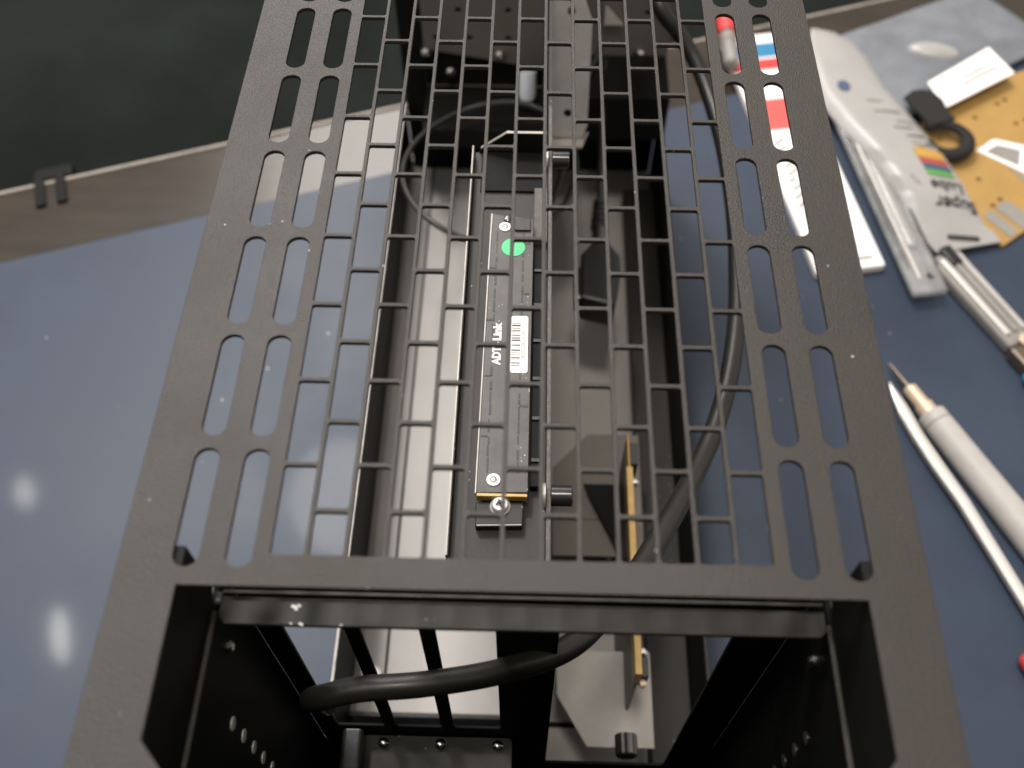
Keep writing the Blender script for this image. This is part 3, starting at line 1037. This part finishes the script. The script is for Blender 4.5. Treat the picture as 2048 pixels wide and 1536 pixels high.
obj('blue_spot', bm, 'navy', t)
bm = BM()
for v in prism(bm, rrect(271.5, 293.5, 359.5, 363.2, 1.7, 4), 0, 0.1).verts:
    v.co.z += pouch_z(v.co.x, v.co.y) + 0.5
obj('hanger_hole', bm, 'ink', t)

# black strap with a round loop on the pouch's right edge
t = thing('strap_loop', (290, 455, ZM + 10), 'black webbing strap with a round loop on the yellow card', 'strap')
bm = BM()
prism(bm, [(265.5, 488), (273, 495.5), (281, 497), (288, 494), (293, 486), (294.5, 473), (298, 466), (288, 462), (279, 459)], ZM + 12.5, ZM + 15)
obj('strap_tail', bm, 'webbing', t, bevel=0.9)
ring = []
for k in range(33):
    a = math.radians(140 - k * 9.6)
    ring.append((289.5 + 15 * math.cos(a), 450 + 14 * math.sin(a), ZM + 11.5 - 0.12 * k))
bm = BM()
tube(bm, ring, [3.6 + 2.6 * k / 32 for k in range(33)], 12, flat=0.75)
obj('loop', bm, 'webbing', t, smooth=True)

# clear tubes / knife
def oriented_prism(bm, p, q, w0, w1, z0, z1, r=0):
    p, q = Vector((*p, 0)), Vector((*q, 0))
    d = (q - p).normalized()
    n = Vector((-d.y, d.x, 0))
    return prism(bm, [tuple(v[:2]) for v in (p - n * w0 / 2, q - n * w1 / 2, q + n * w1 / 2, p + n * w0 / 2)], z0, z1)
t = thing('clear_tube', (235, 400, ZM), 'long flat clear plastic tube lying left of the white pouch', 'tube')
bm = BM()
oriented_prism(bm, (222, 490), (250.5, 312), 22, 23, ZM + 6.3, ZM + 11.4)
obj('tube_shell', bm, 'clear', t, bevel=2.2, seg=3)
bm = BM()
oriented_prism(bm, (225, 485), (247, 352), 5, 5.5, ZM + 7.2, ZM + 10)
obj('inner_rod', bm, 'steel', t, bevel=1.5)
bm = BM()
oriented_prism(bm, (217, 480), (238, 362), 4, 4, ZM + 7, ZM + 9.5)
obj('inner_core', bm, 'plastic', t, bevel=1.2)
for off, m_, wd in ((-10.6, 'ink', 1.3), (-4.5, 'greytape', 1.2), (4.2, 'steel', 1.6), (8.2, 'ink', 0.9)):  # dark and pale strips put in for the tube's shadow line and reflections
    p, q = Vector((224, 480)), Vector((250.2, 318))
    d = (q - p).normalized(); n = Vector((-d.y, d.x))
    bm = BM()
    oriented_prism(bm, p - n * off, q - n * off - d * (6 if m_ != 'ink' else 14), wd, wd, ZM + 10.9, ZM + 11.75)
    obj('light_shade_strip', bm, m_, t, bevel=0.25)
bm = BM()
cyl(bm, (252, 325, ZM + 11.4), (252, 325, ZM + 11.7), 2.4, 16)
obj('vent_hole', bm, 'ink', t)
bm = BM()
oriented_prism(bm, (239, 352), (245, 324), 3, 3, ZM + 11.45, ZM + 11.7)
obj('grip_rib', bm, 'greytape', t, bevel=0.1)
t = thing('craft_knife', (285, 300, ZM), 'craft knife with pale ribbed body and dark end at the right', 'knife')
kp, kq = (266, 347), (299, 277)
bm = BM()
oriented_prism(bm, kp, kq, 23, 20, ZM + 0.1, ZM + 9)
obj('knife_body', bm, 'greytape', t, bevel=2.5, seg=3)
for off, m_ in ((-5.5, 'steel'), (0.5, 'greytape'), (6.5, 'grip')):
    d = (Vector(kq) - Vector(kp)).normalized(); n = Vector((-d.y, d.x))
    a, b = Vector(kp) + n * off + d * 5, Vector(kq) + n * off - d * 8
    bm = BM()
    oriented_prism(bm, a, b, 4.0, 3.6, ZM + 9.05, ZM + 10.6)
    obj('body_rib', bm, m_, t, bevel=0.6)
bm = BM()
oriented_prism(bm, (299.5, 276), (320, 231), 24, 20, ZM + 0.1, ZM + 10)
obj('end_cap', bm, 'tip', t, bevel=2)
bm = BM()
lathe(bm, (300, 277, ZM + 10), (0, 0, 1), [(0, 4.6), (1.6, 4.6), (2.2, 3.8)], 22)
obj('pivot_disc', bm, 'brass', t, smooth=True)
bm = BM()
oriented_prism(bm, (266, 350), (272, 336), 8, 8, ZM + 9.05, ZM + 12)
obj('slider', bm, 'plastic', t, bevel=1)
t = thing('blue_pen', (296, 256, ZM), 'small blue pen end beside the dark end of the craft knife', 'pen')
bm = BM()
lathe(bm, (296, 256, ZM + 5), (0.5, -1, 0), [(0, 2), (2, 4), (14, 4), (15, 2)], 14)
obj('cap', bm, 'blue', t, smooth=True)
bm = BM()
lathe(bm, (303.2, 241.6, ZM + 5), (0.5, -1, 0), [(0, 3.5), (90, 3.5), (92, 2)], 14)
obj('barrel', bm, 'plastic', t, smooth=True)

# soldering iron
t = thing('soldering_iron', (240, 200, ZM), 'soldering iron with grey handle, brass collar and dark tip', 'soldering iron')
tip = Vector((216, 261.5, ZM + 6)); ax = Vector((0.4346, -0.9006, 0.004)).normalized()
bm = BM()
lathe(bm, tip, ax, [(0, 0.5), (3, 1.0), (16, 1.7), (18, 2.3), (20, 2.4)], 18)
obj('tip', bm, 'tip', t, smooth=True)
bm = BM()
lathe(bm, tip + ax * 19.5, ax, [(0, 3.6), (0.6, 4.2), (13, 4.4), (13.4, 5.4), (22, 5.6)], 22)
obj('collar', bm, 'brass', t, smooth=True)
bm = BM()
lathe(bm, tip + ax * 39.5, ax, [(0, 7.2), (1.0, 8.4), (40, 8.8), (110, 9.8), (190, 10), (194, 8)], 26)
hd = obj('handle', bm, 'grip', t, smooth=True)
for k, d in enumerate((46,)):
    bm = BM()
    r0 = 8.45 if d < 50 else 9.05
    lathe(bm, tip + ax * d, ax, [(0, r0), (0.25, r0 + 0.22), (0.9, r0 + 0.22), (1.15, r0)], 26)
    obj('grip_ring', bm, 'greytape' if k == 0 else 'grip', hd, smooth=True)


# tweezers
t = thing('tweezers', (235, 180, ZM), 'pale steel tweezers lying beside the soldering iron', 'tweezers')
L = [(213, 247), (213.4, 238), (215.5, 225), (220.5, 209), (227, 190), (236, 168), (257, 106), (285, 20)]
Rr = [(213.8, 247), (217, 240), (220.5, 231), (226, 212), (233, 193), (242, 170), (260.5, 114), (291, 20)]
def blade(z0, th, sh):
    secs = []
    for (a, b), (c, d) in zip(L, Rr):
        rise = z0 + 3.0 * (1 - abs((b - 140) / 120))
        secs.append([(a + sh, b, rise), (c + sh, d, rise), (c + sh, d, rise + th), ((a + c) / 2 + sh, (b + d) / 2, rise + th + 0.6), (a + sh, b, rise + th)])
    return loft(BM(), secs)
obj('arm', blade(ZM + 5.5, 1.0, 0), 'steel', t, bevel=0.2)
obj('arm', blade(ZM + 1.0, 1.0, 1.2), 'steel', t, bevel=0.2)

t = thing('screwdriver', (255, 76, ZM), 'red handled screwdriver end at the right edge beside the tweezers', 'screwdriver')
bm = BM()
lathe(bm, (250.5, 85.5, ZM + 5.4), (0.6, -1, 0.0), [(0, 1.5), (1.5, 4), (6, 5.2), (60, 5.2), (64, 3)], 20)
obj('handle', bm, 'red', t, smooth=True)
bm = BM()
lathe(bm, (283.5, 30.5, ZM + 5.4), (0.6, -1, 0.0), [(0, 1.6), (60, 1.6)], 12)
obj('shaft', bm, 'steel', t, smooth=True)
